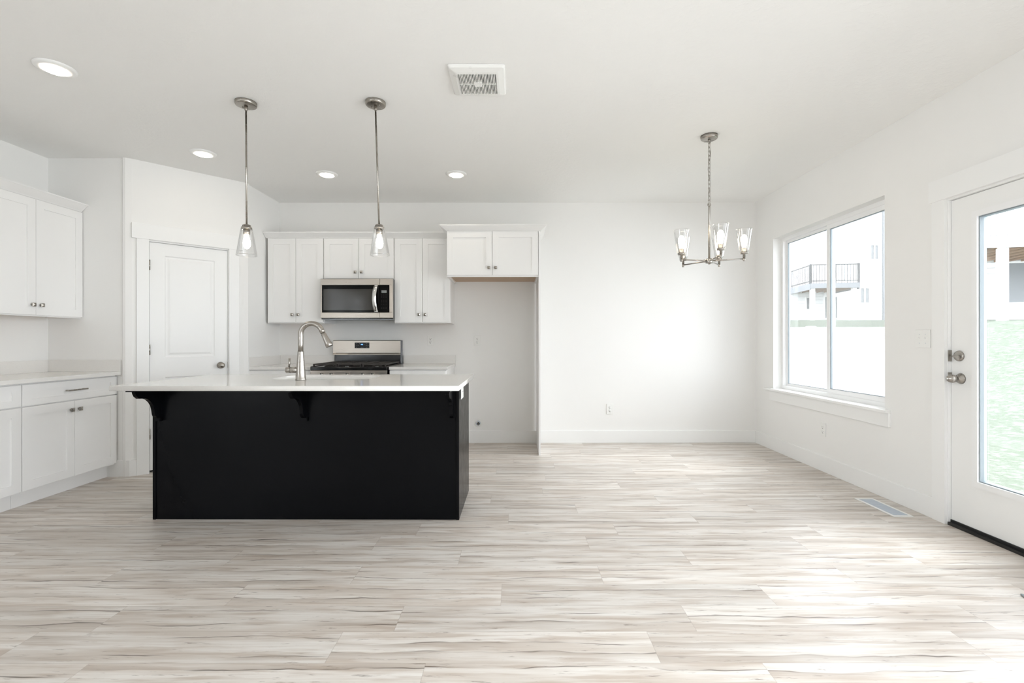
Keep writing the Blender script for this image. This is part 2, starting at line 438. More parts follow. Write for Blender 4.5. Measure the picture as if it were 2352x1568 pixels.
# unseen windows, added so that daylight brightens the room enough
def plain_window(name, x0, x1, z0, z1, cols, mtx):
    r = sroot(name); b = B(); frame(b, x0, x1, z0, z1, .05, -.03, .03)
    for i in range(1, cols):
        xm = x0+(x1-x0)*i/cols; box(b, xm-.03, xm+.03, -.03, .03, z0+.05, z1-.05)
    obj('window_frame', xform(b, mtx), 'vinyl', r)
    obj('pane', xform(box(B(), x0+.05, x1-.05, -.002, .002, z0+.05, z1-.05), mtx), 'glass', r)
plain_window('added_window_2', W2[0], W2[1], W2[2], W2[3], 3, Matrix.Translation((XR+.10, 0, 0)) @ Matrix(((0, -1, 0, 0), (1, 0, 0, 0), (0, 0, 1, 0), (0, 0, 0, 1))))

plain_window('added_window_3', xa, xb, .9, 2.2, 2, Matrix.Translation((0, YREAR-.10, 0)))

plain_window('added_window_4', W4[0], W4[1], W4[2], W4[3], 2, Matrix.Translation((XL-.10, 0, 0)) @ Matrix(((0, -1, 0, 0), (1, 0, 0, 0), (0, 0, 1, 0), (0, 0, 0, 1))))

# ------------------------------------------------------------------ door_2 (glazed back door in the right wall)
BD = sroot('door_2', (XR, 0, 0))
ya, yb2 = 2.095, 3.012; lz0, lz1 = .318, 1.913; ly0, ly1 = 2.275, 2.838
b = B()                                            # leaf of four members round the lite
for q in ((ya, ly0, .034, 2.05), (ly1, yb2, .034, 2.05), (ly0, ly1, .034, lz0), (ly0, ly1, lz1, 2.05)): box(b, q[0], q[1], -.065, -.020, q[2], q[3])
bl = obj('door_leaf', yz(b), 'trim', BD)
b = B(); frame(b, ly0-.030, ly1+.030, lz0-.030, lz1+.030, .034, -.021, -.008); obj('lite_frame', yz(b), 'vinyl', BD)
b = B(); frame(b, ly0, ly1, lz0, lz1, .010, -.062, -.021); obj('gasket', yz(b), 'grey', BD)
b = B(); box(b, ly0+.005, ly1-.005, -.044, -.041, lz0+.005, lz1-.005); obj('pane', yz(b), 'glass', BD)
b = B(); box(b, yb2+.003, yb2+.010, -WT, .0, 0, 2.062); box(b, ya-.012, ya-.003, -WT, 0, 0, 2.062); box(b, ya-.003, yb2+.003, -WT, 0, 2.0535, 2.062)
obj('jamb', yz(b), 'trim', BD)
b = B(); box(b, 3.020, 3.112, 0, .018, 0, 2.066, .001); obj('casing', yz(b), 'trim', BD)
b = B(); box(b, 1.985, 2.077, 0, .018, 0, 2.066, .001); obj('casing', yz(b), 'trim', BD)
b = B(); box(b, 1.965, 3.132, 0, .022, 2.066, 2.205, .001); obj('head_casing', yz(b), 'trim', BD)
b = B(); box(b, ya, yb2, -.075, .006, .0, .018); box(b, ya, yb2, -.06, -.012, .018, .034); obj('threshold', yz(b), 'rubber', BD)
def on_door(bm, y, z): return xform(bm, Matrix.Translation((.020, y, z)) @ AXX)
db = obj('deadbolt', on_door(lathe(B(), [(0, .012), (.024, .0115), (.031, .009), (.033, .004), (.033, 0), (0, 0)], 32), 2.958, 1.070), 'nickel', BD)
b = B(); box(b, -.024, -.005, -.019, .019, -.006, .006, .003); xform(b, Matrix.Translation((.012, 2.958, 1.068))); obj('thumb_turn', b, 'nickel', db)
kb = obj('door_knob', on_door(lathe(B(), [(0, .083), (.010, .083), (.012, .079), (.018, .076), (.024, .066), (.0265, .055), (.024, .042), (.015, .030), (.0145, .022), (.026, .014), (.031, .006), (.034, 0), (0, 0)], 32), 2.950, .930), 'nickel', BD)
obj('lock_button', on_door(lathe(B(), [(0, .088), (.0075, .088), (.008, .082), (0, .082)], 16), 2.950, .930), 'chrome', kb)
b = box(B(), -.001, .030, 3.0095, 3.0152, 1.035, 1.105); obj('strike_plate', b, 'nickel_dark', BD)
b = box(B(), -.001, .030, 3.0095, 3.0152, .905, .965); obj('strike_plate', b, 'nickel_dark', BD)

# ------------------------------------------------------------------ cabinets
def shaker(x0, x1, z0, z1, yf=-.019, yb=-.0005, st=.062, rl=None, rec=.009):
    rl = rl or st; bm = B()
    def q(x, z, y): return bm.verts.new((x, y, z))
    o = [(x0, z0), (x1, z0), (x1, z1), (x0, z1)]; i = [(x0+st, z0+rl), (x1-st, z0+rl), (x1-st, z1-rl), (x0+st, z1-rl)]
    e = .0012
    ob = [q(*p, yb) for p in o]; os_ = [q(*p, yf+e) for p in o]
    of = [q(x0+e, z0+e, yf), q(x1-e, z0+e, yf), q(x1-e, z1-e, yf), q(x0+e, z1-e, yf)]
    f = [q(*p, yf) for p in i]; r = [q(*p, yf+rec) for p in i]
    for k in range(4):
        l = (k+1) % 4
        bm.faces.new([ob[k], ob[l], os_[l], os_[k]]); bm.faces.new([os_[k], os_[l], of[l], of[k]])
        bm.faces.new([of[k], of[l], f[l], f[k]]); bm.faces.new([f[k], f[l], r[l], r[k]])
    bm.faces.new(r); bm.faces.new(ob[::-1]); return bm
def knob(x, z, yf=-.019):
    bm = lathe(B(), [(0, .016), (.0058, .016), (.0058, .004), (.0085, 0), (0, 0)], 12, (x, yf, z), AXY)
    h = .0145; y = yf-.016
    a = [bm.verts.new((x+dx*h, y, z+dz*h)) for dx, dz in ((-1, -1), (1, -1), (1, 1), (-1, 1))]
    c = [bm.verts.new((x+dx*h, y-.005, z+dz*h)) for dx, dz in ((-1, -1), (1, -1), (1, 1), (-1, 1))]
    t = bm.verts.new((x, y-.012, z))
    bm.faces.new(a)
    for k in range(4):
        l = (k+1) % 4; bm.faces.new([a[k], a[l], c[l], c[k]]); bm.faces.new([c[k], c[l], t])
    return bm
def bar_pull(x, z, L=.165, yf=-.019):
    bm = B(); box(bm, x-L/2, x+L/2, yf-.034, yf-.026, z-.0055, z+.0055, .001)
    for s in (-1, 1): box(bm, x+s*(L/2-.012)-.005, x+s*(L/2-.012)+.005, yf-.027, yf, z-.005, z+.005)
    return bm
def upper(label, loc, rz, wd, dep, z0, z1, doors, kz, dz0, dz1, group, bottom_wood=True):
    """doors = [(x0, x1, knob x)] in local x; z values are world heights"""
    r = thing('wall_cabinet', label, 'cabinet', (loc[0], loc[1], z0), rz, group)
    b = B(); h = z1-z0; t = .018; rb = .022
    box(b, 0, t, 0, dep, 0, h); box(b, wd-t, wd, 0, dep, 0, h); box(b, t, wd-t, 0, dep, h-t, h); box(b, t, wd-t, dep-.006, dep, rb, h-t)
    box(b, t, wd-t, 0, .019, 0, .04); box(b, t, wd-t, 0, .019, h-.05, h-t)
    if len(doors) > 1: box(b, doors[0][1]-.02, doors[0][1]+.02, 0, .019, .04, h-.05)
    obj('carcass', b, 'cabinet', r)
    o = obj('bottom_panel', box(B(), t, wd-t, .019, dep-.006, rb, rb+.012), 'wood_raw', r); o['label'] = 'bare plywood underside'
    for i, (a, c, kx) in enumerate(doors):
        d = obj('door', shaker(a, c, dz0-z0, dz1-z0), 'cabinet', r); obj('knob', knob(kx, kz-z0), 'nickel_dark', d)
    return r
YF1 = 5.120                                         # face frames of the back wall cabinets
G = 'white shaker wall cabinets on the back wall'
upper('tall white wall cabinet left of the microwave, next to pantry', (-2.668, YF1), 0, .611, YB-YF1-.001, 1.356, 2.272,
      [(.011, .3085, .277), (.3115, .604, .343)], 1.447, 1.365, 2.266, G)
upper('short white wall cabinet directly above the microwave', (-2.056, YF1), 0, .757, YB-YF1-.001, 1.825, 2.272,
      [(.003, .373, .3415), (.377, .750, .4085)], 1.902, 1.834, 2.266, G)
upper('tall white wall cabinet between microwave and refrigerator alcove', (-1.299, YF1), 0, .603, YB-YF1-.001, 1.356, 2.272,
      [(.004, .299, .268), (.303, .602, .334)], 1.447, 1.365, 2.266, G)
fr = upper('deep white cabinet over the empty refrigerator alcove', (-.695, 4.840), 0, .932, YB-4.840-.001, 1.816, 2.278,
      [(.002, .460, .428), (.464, .928, .496)], 1.905, 1.832, 2.277, G)
p = tag(obj('end_panel', box(B(), .2375, .2555, 4.822, YB-BT-.001, 0, 2.278, .001), 'cabinet'), 'tall thin white side panel standing on floor at alcove right edge', 'panel')
def crown(bm, path, prof, side):
    path = [Vector(q) for q in path]; cols = []
    for i, q in enumerate(path):
        ns = []
        for a, c in ((i-1, i), (i, i+1)):
            if a >= 0 and c < len(path):
                d = (path[c]-path[a]).normalized(); ns.append(Vector((d.y, -d.x))*side)
        m = ns[0] if len(ns) == 1 else (ns[0]+ns[1])/(1+ns[0].dot(ns[1]))
        cols.append([bm.verts.new((q.x+m.x*o, q.y+m.y*o, z)) for o, z in prof])
    n = len(prof)
    for a, c in zip(cols, cols[1:]):
        for k in range(n): bm.faces.new([a[k], a[(k+1) % n], c[(k+1) % n], c[k]])
    bm.faces.new(cols[0]); bm.faces.new(cols[-1][::-1]); return bm
def cprof(z, o, h): return [(-.018, z), (.004, z), (.012, z+.010), (o-.006, z+h-.012), (o, z+h-.010), (o, z+h), (-.018, z+h)]
tag(obj('crown_moulding', crown(B(), [(XD+.004, YF1-.001), (-.697, YF1-.001)], cprof(2.2725, .062, .056), 1), 'cabinet'),
    'long white crown moulding along the tops of the back wall cabinets', 'moulding')
tag(obj('crown_moulding', crown(B(), [(-.695, YB-.002), (-.695, 4.839), (.2555, 4.839), (.2555, YB-.002)], cprof(2.2785, .064, .058), 1), 'cabinet'),
    'white crown moulding wrapped around the cabinet over the refrigerator alcove', 'moulding')
# left wall
XUF = -3.744
G2 = 'white shaker wall cabinets on the left wall'
for yA, lab in ((3.302, 'white wall cabinet on the left wall, by the pantry corner'), (2.510, 'white wall cabinet on the left wall, nearest the camera')):
    upper(lab, (XUF, yA), PI/2, .790, XUF-XL-.001, 1.361, 2.276, [(.003, .3885, .357), (.3915, .787, .424)], 1.449, 1.371, 2.270, G2)
tag(obj('crown_moulding', crown(B(), [(XUF+.001, 2.510), (XUF+.001, 4.094)], cprof(2.2765, .066, .064), 1), 'cabinet'),
    'white crown moulding on top of the left wall cabinets', 'moulding')

def base_cab(label, loc, rz, wd, dep, kind, group, toe=.060, drawer=True):
    r = thing('base_cabinet', label, 'cabinet', (loc[0], loc[1], 0), rz, group)
    b = B(); t = .018; z0, z1 = .108, .872
    box(b, 0, t, 0, dep, z0, z1); box(b, wd-t, wd, 0, dep, z0, z1); box(b, t, wd-t, 0, dep, z0, z0+t); box(b, t, wd-t, dep-.006, dep, z0+t, z1)
    box(b, t, wd-t, 0, .019, z1-.03, z1); box(b, t, wd-t, 0, .019, .690, .725); box(b, wd/2-.02, wd/2+.02, 0, .019, z0+t, .690)
    obj('carcass', b, 'cabinet', r)
    obj('toe_kick', box(B(), 0, wd, toe, toe+.016, 0, z0), 'cabinet', r)
    d = obj('drawer', shaker(.003, wd-.003, .712, .862, rl=.045), 'cabinet', r); obj('handle', bar_pull(wd/2, .790), 'nickel_dark', d)
    m = wd/2
    for a, c, kx in ((.003, m-.0015, m-.034), (m+.0015, wd-.003, m+.034)):
        e = obj('door', shaker(a, c, .120, .704), 'cabinet', r); obj('knob', knob(kx, .637), 'nickel_dark', e)
    return r
XBF = -3.449
G3 = 'white shaker base cabinets along the left wall'
for yA, lab in ((3.302, 'white base cabinet by the pantry corner, full drawer pull in view'), (2.510, 'white base cabinet nearest the camera, cut off by left photo edge'), (1.718, 'white base cabinet at the near end of the left counter')):
    base_cab(lab, (XBF, yA), PI/2, .790, XBF-XL-.001, '', G3)
base_cab('white base cabinet between the pantry wall and the range', (-2.690, 4.797), 0, .632, YB-4.797-.001, '', 'white base cabinets beside the range')
base_cab('white base cabinet between the range and the refrigerator alcove', (-1.268, 4.797), 0, .572, YB-4.797-.001, '', 'white base cabinets beside the range')

# counters
def counter(label, slabs, splashes, cat='countertop'):
    r = thing('countertop', label, cat)
    b = B()
    for s in slabs: box(b, *s, .002)
    obj('slab', b, 'quartz', r)
    for s in splashes: obj('backsplash', box(B(), *s, .0015), 'quartz', r)
    return r
CT, CB = .904, .8745
counter('white quartz countertop on the left wall cabinets', [(XL+.001, -3.394, 1.70, YS-.001, CB, CT)],
        [(XL+.001, XL+.020, 1.70, YS-.021, CT, 1.005), (XL+.001, -3.394, YS-.020, YS-.001, CT, 1.005)])
counter('short white quartz countertop left of the range', [(XD+.001, -2.058, 4.778, YB-.001, CB, CT)],
        [(XD+.021, -2.058, YB-.020, YB-.001, CT, 1.0), (XD+.001, XD+.020, 4.778, YB-.001, CT, 1.0)])
counter('short white quartz countertop right of the range', [(-1.272, -.682, 4.778, YB-.001, CB, CT)],
        [(-1.272, -.682, YB-.020, YB-.001, CT, 1.0)])

# ------------------------------------------------------------------ island
IR = -.0067
IS = thing('kitchen_island', 'black kitchen island standing in the middle of the wood floor', 'island', (-2.3724, 3.1047, 0), IR)
IW, ID, IZ = 2.006, .608, .8745
obj('back_panel', box(B(), .019, IW-.019, .008, .022, 0, IZ-.002), 'black', IS)
for a, c in ((0, .019), (IW-.019, IW)): obj('end_panel', box(B(), a, c, 0, ID, 0, IZ-.002, .0015), 'black', IS)
obj('toe_kick', box(B(), .019, IW-.019, ID-.075, ID-.06, 0, .10), 'black', IS)
obj('bottom_shelf', box(B(), .019, IW-.019, .022, ID-.02, .10, .118), 'black', IS)
for i in range(4):
    x0 = .022+i*(IW-.044)/4; x1 = .022+(i+1)*(IW-.044)/4
    d = obj('door', xform(shaker(-x1+.002, -x0-.002, .12, .86), Matrix.Translation((0, ID-.02, 0)) @ Matrix.Rotation(PI, 4, 'Z')), 'black', IS)
    obj('knob', xform(knob(-(x0+x1)/2+(.20 if i % 2 else -.20), .80), Matrix.Translation((0, ID-.02, 0)) @ Matrix.Rotation(PI, 4, 'Z')), 'nickel_dark', d)
cor = [(.243, 0), (.243, .013), (.212, .0135), (.207, .030), (.197, .046), (.178, .061), (.150, .0635), (.130, .0655), (.105, .077), (.083, .096), (.066, .119), (.057, .148), (.052, .177), (.046, .190), (.036, .199), (.022, .2035), (0, .2035), (0, 0)]
def corbel(u0):
    b = B(); zt = IZ-.002
    bu = u0+.009
    prism(b, [(-o, zt-z) for o, z in cor], lambda a, c, h: (h, .008+a, c), bu, bu+.022)
    box(b, u0, u0+.043, .008-.246, .008, zt-.0135, zt)
    box(b, u0, u0+.043, .008-.014, .008, zt-.226, zt-.0135)
    box(b, u0, u0+.043, .008-.030, .008, zt-.226, zt-.2035)
    return b
for u in (.020, .978, 1.940): obj('corbel', corbel(u), 'black', IS)
IT = thing('worktop', 'white quartz worktop overhanging the black island, sink cut into it', 'countertop', (-2.3724, 3.1047, 0), IR)
su0, su1, sv0, sv1 = .655, 1.375, .150, .515
bm = plate_with_holes('worktop', [(-.008, -.320), (IW+.039, -.320), (IW+.039, ID+.02), (-.008, ID+.02)], [rrect(su0, su1, sv0, sv1, .10)], .0295, .002)
obj('slab', xform(bm, Matrix.Translation((0, 0, .88975))), 'quartz', IT)
b = B(); prev = None
for ins, z, r in ((-.012, .8745, .11), (-.004, .8745, .104), (-.003, .866, .103), (-.002, .72, .10), (.02, .69, .09), (.06, .683, .07)):
    vs = [b.verts.new((x, y, z)) for x, y in rrect(su0+ins, su1-ins, sv0+ins, sv1-ins, r)]
    if prev:
        for k in range(len(vs)):
            f = b.faces.new([prev[k], prev[(k+1) % len(vs)], vs[(k+1) % len(vs)], vs[k]]); f.smooth = True
    prev = vs
b.faces.new(prev)
SK = thing('sink', 'white undermount sink sunk into the island worktop behind the tap', 'sink', (-2.3724, 3.1047, 0), IR)
obj('basin', b, 'sink', SK)
obj('drain', lathe(B(), [(0, .686), (.03, .686), (.045, .6845), (.045, .6835), (0, .6835)], 24, ((su0+su1)/2, (sv0+sv1)/2, 0)), 'chrome', SK)

# tap
FX, FY = -1.442, 3.190
TP = thing('kitchen_tap', 'tall brushed nickel gooseneck tap standing on the island worktop', 'tap', (FX, FY, CT+.0005))
obj('body', lathe(B(), [(0, 0), (.034, 0), (.0345, .004), (.032, .010), (.0295, .05), (.0255, .10), (.022, .15), (.0195, .190), (.0195, .1925), (0, .1925)], 32), 'nickel', TP)
pts = [(0, 0, .19)]+[(0, 0, .24+.02*i) for i in range(4)]
R = .0735; zc = .307
for i in range(0, 15): a = PI-i*(PI*.885)/14; pts.append((R+R*math.cos(a), 0, zc+R*math.sin(a)))
e = Vector(pts[-1]); d = (Vector(pts[-1])-Vector(pts[-2])).normalized(); pts.append(tuple(e+d*.018))
obj('spout', tube(B(), pts, .0172, 18), 'nickel', TP)
e = Vector(pts[-1])
hd = [e, e+d*.004, e+d*.006, e+d*.03, e+d*.075, e+d*.098, e+d*.101]
obj('spray_head', tube(B(), hd, [.0150, .0150, .0172, .0180, .0225, .0245, .022], 22), 'nickel', TP)
hb = obj('handle', tube(B(), [(-.012, 0, .068), (-.075, 0, .068), (-.096, 0, .068), (-.100, 0, .068)], [.0195, .0195, .0185, .012], 20), 'nickel', TP)
obj('collar_ring', tube(B(), [(-.0665, 0, .068), (-.0695, 0, .068)], [.0203, .0203], 20), 'slot', hb)
obj('lever', tube(B(), [(-.078, 0, .080), (-.0745, 0, .146)], [.0062, .0068], 12), 'nickel', hb)

# ------------------------------------------------------------------ outlets, switch
def outlet_proto(label, loc, rz, group=None):
    r = thing('outlet', label, 'outlet', loc, rz, group)
    obj('cover_plate', box(B(), -.036, .036, -.0068, 0, -.0585, .0585, .002), 'plastic', r)
    for s in (-1, 1):
        k = obj('receptacle', lathe(B(), [(0, .0082), (.0155, .0082), (.0165, .0070), (.0165, 0), (0, 0)], 20, (0, 0, s*.0195), AXY), 'plastic', r)
        b = B(); z = s*.0195
        box(b, -.0072, -.0050, -.0088, -.0080, z+.001, z+.0095); box(b, .0050, .0072, -.0088, -.0080, z+.002, z+.0088); box(b, -.0025, .0025, -.0088, -.0080, z-.0105, z-.0055)
        obj('slots', b, 'slot', k)
    return r
OG = 'white wall outlets'
o1 = outlet_proto('white outlet on the bare back wall, low between alcove and corner', (1.079, YB-.0005, .385), 0, OG)
dup_as(o1, (-.965, YB-.0005, 1.167), 'white outlet above the counter right of the range', OG)
dup_as(o1, (-.434, YB-.0005, 1.166), 'white outlet high on the wall inside the refrigerator alcove', OG)
dup_as(o1, (XR-.0005, 4.233, .372), 'white outlet low on the right wall under the window', OG, -PI/2)
io = thing('outlet', 'white outlet on the right end of the black island, under worktop', 'outlet', (-.362, 3.205, .826), PI/2, OG)
obj('cover_plate', box(B(), -.062, .062, -.0055, 0, -.047, .047, .002), 'plastic', io)
for s in (-1, 1):
    k = obj('receptacle', lathe(B(), [(0, .0072), (.0155, .0072), (.0165, .006), (.0165, 0), (0, 0)], 20, (s*.0195, 0, 0), AXY), 'plastic', io)
    obj('slots', box(B(), s*.0195-.006, s*.0195+.006, -.0078, -.0070, -.002, .002), 'slot', k)
sw = thing('light_switch', 'white double switch plate on right wall between window and door', 'switch', (XR-.0005, 3.197, 1.178), -PI/2)
obj('cover_plate', box(B(), -.060, .060, -.0064, 0, -.0605, .0605, .002), 'plastic', sw)
for s in (-1, 1):
    b = B(); box(b, s*.023-.005, s*.023+.005, -.0065, -.005, -.012, .012)
    prism(b, [(-.006, -.004), (-.017, .004), (-.017, .010), (-.006, .006)], lambda a, c, h: (h, a, c), s*.023-.0035, s*.023+.0035)
    obj('toggle', b, 'plastic', sw)
    for z in (-.030, .030): obj('screw', lathe(B(), [(0, .0066), (.003, .0064), (.0032, .005), (0, .005)], 10, (s*.023, 0, z), AXY), 'vent_grey', sw)
wb = thing('water_supply_box', 'round white water outlet low on the alcove back wall', 'valve', (-.425, YB-.0005, .226))
obj('escutcheon', lathe(B(), [(.028, .004), (.033, .006), (.044, .004), (.047, 0), (.028, 0), (.028, .004)], 32, (0, 0, 0), AXY), 'plastic', wb)
obj('recess', lathe(B(), [(0, .001), (.029, .001), (.029, .0035), (.024, .0035), (0, .002)], 24, (0, 0, 0), AXY), 'vent_grey', wb)
obj('valve', tube(B(), [(0.003, 0, -.006), (0.003, -.020, -.008)], [.016, .014], 16), 'slot', wb)
obj('pipe_stub', tube(B(), [(0.002, -.02, -.009), (0.002, -.028, -.009)], [.006, .006], 12), 'nickel', wb)
obj('shutoff_tab', box(B(), -.021, -.006, -.022, -.004, .004, .020, .003), 'plastic', wb)

# ------------------------------------------------------------------ ceiling fittings
def downlight(label, x, y, g):
    r = thing('recessed_light', label, 'ceiling light', (x, y, H-.001), 0, g)
    obj('trim_ring', lathe(B(), [(.098, 0), (.097, -.006), (.088, -.012), (.066, -.014), (.063, -.013), (.062, -.008), (.062, 0), (.098, 0)], 48), 'trim', r)
    obj('lens', lathe(B(), [(0, -.021), (.040, -.0205), (.056, -.018), (.061, -.013), (.060, -.004), (0, -.004)], 40), 'lens', r)
    return r
DG = 'recessed ceiling lights'
d1 = downlight('large-looking recessed light nearest the camera, at upper left', -2.648, 2.735, DG)
for x, y, l in ((-2.614, 3.981, 'recessed light in front of the pantry door'), (-1.777, 4.484, 'recessed light in front of the microwave, between the pendants'), (-.556, 4.487, 'recessed light in front of the refrigerator alcove cabinet')):
    dup_as(d1, (x, y, H-.001), l, DG)
fan = thing('exhaust_fan_grille', 'square white exhaust fan cover with slotted grille on the ceiling', 'vent', (-.222, 2.865, H-.001))
b = B(); prev = None
for hs, z, r in ((.1645, 0, .012), (.1640, -.006, .013), (.156, -.016, .014), (.125, -.027, .010), (.112, -.029, .006), (.110, -.029, .006), (.110, -.010, .006)):
    vs = [b.verts.new((x, y, z)) for x, y in rrect(-hs, hs, -hs, hs, r, 4)]
    if prev:
        for k in range(len(vs)): b.faces.new([prev[k], prev[(k+1) % len(vs)], vs[(k+1) % len(vs)], vs[k]])
    prev = vs
obj('cover', b, 'plastic', fan)
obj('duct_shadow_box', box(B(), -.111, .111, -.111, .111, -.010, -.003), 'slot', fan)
b = B()
for i in range(26):
    x = -.110+.220*i/25
    box(b, x-.0024, x+.0024, -.110, .110, -.029, -.016)
box(b, -.024, .024, -.024, .024, -.0305, -.016); box(b, -.110, .110, -.002, .002, -.0292, -.02)
obj('grille', b, 'plastic', fan)

def pendant(label, x, y, tilt, g):
    r = thing('pendant_light', label, 'pendant light', (x, y, H-.001), 0, g)
    obj('canopy', lathe(B(), [(0, -.024), (.056, -.024), (.062, -.022), (.0655, -.017), (.066, -.002), (.066, 0), (0, 0)], 40), 'nickel_dark', r)
    b = lathe(B(), [(0, -.055), (.0085, -.055), (.010, -.05), (.011, -.024), (0, -.024)], 20)
    for s in (-1, 1): lathe(b, [(0, -.031), (.004, -.030), (.005, -.024), (0, -.024)], 10, (s*.030, -.016*s, 0))
    obj('canopy_screws', b, 'nickel', r)
    T = Matrix.Translation((0, 0, -.05)) @ Matrix.Rotation(-tilt, 4, 'Y') @ Matrix.Translation((0, 0, .05))
    obj('rod', xform(tube(B(), [(0, 0, -.05), (0, 0, -.42), (0, 0, -.424), (0, 0, -.43), (0, 0, -.434), (0, 0, -.815)], [.0058, .0058, .0066, .0066, .0058, .0058], 14), T), 'nickel_dark', r)
    z = -.812
    obj('socket_cap', xform(lathe(B(), [(0, z+.004), (.020, z+.004), (.026, z), (.026, z-.012), (.033, z-.013), (.0335, z-.024), (.028, z-.026), (0, z-.026)], 32), T), 'nickel', r)
    so = obj('socket', xform(lathe(B(), [(0, z-.026), (.0205, z-.026), (.0205, z-.058), (.018, z-.060), (0, z-.060)], 24), T), 'nickel', r)
    obj('bulb', xform(lathe(B(), [(0, z-.060), (.012, z-.060), (.0135, z-.075), (.020, z-.095), (.0235, z-.115), (.021, z-.136), (.012, z-.151), (0, z-.156)], 24), T), 'bulbglass', r)
    obj('shade', xform(lathe(B(), [(.030, z-.020), (.0365, z-.024), (.040, z-.045), (.062, z-.188), (.0645, z-.199), (.063, z-.200), (.0605, z-.188), (.0385, z-.046), (.035, z-.026), (.030, z-.022)], 40), T), 'shade', r)
    return r
pendant('clear glass pendant over the island, nearer the pantry door', -1.776, 3.135, .004, 'pendant lights over the island')
pendant('clear glass pendant over the island, in front of the microwave cabinet', -.921, 3.135, .030, 'pendant lights over the island')

CHX, CHY = 1.494, 3.655
ch = thing('chandelier', 'five-arm brushed nickel chandelier with clear glass shades by the window', 'chandelier', (CHX, CHY, H-.001))
obj('canopy', lathe(B(), [(0, -.030), (.052, -.029), (.060, -.024), (.0625, -.018), (.063, 0), (0, 0)], 40), 'nickel', ch)
b = lathe(B(), [(0, -.045), (.006, -.045), (.010, -.03), (0, -.029)], 16)
tube(b, [(.009*math.cos(a), 0, -.052+.009*math.sin(a)) for a in [i*PI/6 for i in range(12)]], .0022, 8, closed=True)
obj('hanging_loop', b, 'nickel', ch)
b = B(); zt, zb = -.058, -.528; nl = 15; pitch = (zt-zb)/nl
for i in range(nl):
    zc = zt-pitch*(i+.5); hl = pitch*.5+.0045; hw = .0085
    P = [(hw*math.cos(a), 0, (hl-hw)*(1 if math.sin(a) >= 0 else -1)+hw*math.sin(a)) for a in [2*PI*(k+.5)/14 for k in range(14)]]
    ang = .35 if i % 2 else .35+PI/2
    P = [(p[0]*math.cos(ang), p[0]*math.sin(ang), p[2]+zc) for p in P]
    tube(b, P, .0022, 7, closed=True)
obj('chain', b, 'nickel', ch)
obj('cord', tube(B(), [(.004, 0, -.045)]+[(.012*math.sin(i*.85), .010*math.cos(i*.7), -.06-.47*i/14) for i in range(1, 14)]+[(0, 0, -.545)], .0018, 6), 'nickel', ch)
b = tube(B(), [(.012*math.cos(a), 0, -.530+.012*math.sin(a)) for a in [i*PI/6 for i in range(12)]], .003, 8, closed=True)
tube(b, [(0, 0, -.538), (0, 0, -.548), (0, 0, -.552), (0, 0, -.952)], [.006, .0085, .0082, .0082], 14)
obj('rod', b, 'nickel', ch)
ZA = -.962
obj('hub', lathe(B(), [(0, ZA-.028), (.008, ZA-.026), (.009, ZA-.020), (.026, ZA-.018), (.028, ZA-.015), (.028, ZA+.012), (.024, ZA+.016), (0, ZA+.016)], 28), 'nickel', ch)
for k in range(5):
    a = math.radians(50+72*k); RA = .240; ca, sa = math.cos(a), math.sin(a)
    b = tube(B(), [(.024*ca, .024*sa, ZA), (.05*ca, .05*sa, ZA), (RA*ca, RA*sa, ZA)], .0052, 10)
    lathe(b, [(0, ZA-.016), (.0085, ZA-.016), (.009, ZA-.010), (.009, ZA+.012), (0, ZA+.012)], 14, ((RA+.002)*ca, (RA+.002)*sa, 0))
    lathe(b, [(0, ZA-.006), (.0085, ZA-.006), (.0085, ZA+.006), (0, ZA+.006)], 12, (.045*ca, .045*sa, 0))
    ar = obj('arm', b, 'nickel', ch); at = ((RA+.002)*ca, (RA+.002)*sa, 0)
    z = ZA+.012
    obj('socket_cup', lathe(B(), [(0, z), (.0095, z), (.0095, z+.022), (.027, z+.024), (.0275, z+.038), (.021, z+.039), (.0195, z+.041), (.0195, z+.068), (.017, z+.070), (0, z+.070)], 26, at), 'nickel', ar)
    obj('shade', lathe(B(), [(.0265, z+.033), (.031, z+.035), (.034, z+.055), (.0565, z+.203), (.0585, z+.211), (.057, z+.2115), (.055, z+.203), (.0325, z+.056), (.029, z+.038), (.0265, z+.036)], 36, at), 'shade', ar)
    obj('bulb', lathe(B(), [(0, z+.070), (.012, z+.070), (.0135, z+.085), (.020, z+.108), (.0235, z+.128), (.021, z+.150), (.012, z+.166), (0, z+.171)], 22, at), 'bulbglass', ar)

# ------------------------------------------------------------------ microwave
MW = thing('microwave', 'stainless over-the-range microwave mounted under the short wall cabinet', 'microwave', (-2.054, 5.008, 1.402))
w_, h_ = .762, .421
obj('body', box(B(), .004, w_-.003, .018, YB-5.008-.002, -.008, h_-.002), 'enamel', MW)
b = B(); x1d = .6245
def band(bm, x0, x1, z0, z1): box(bm, x0, x1, 0, .030, z0, z1, .003)
frame_parts = ((0, x1d-.001, .352, .4165), (0, x1d-.001, .004, .062), (0, .0145, .060, .354))
dr = B()
for q in frame_parts: band(dr, *q)
dr = obj('door', dr, 'steel', MW)
obj('door_glass', box(B(), .013, x1d-.002, .003, .026, .058, .356, .001), 'blackglass', dr)
obj('window_screen', box(B(), .030, .560, .0022, .006, .088, .310), 'ovenglass', dr)
hp = [(.588-.010*math.sin(PI*i/12), -.006-.040*math.sin(PI*i/12)**.7, .072+.276*i/12) for i in range(13)]
b = B()
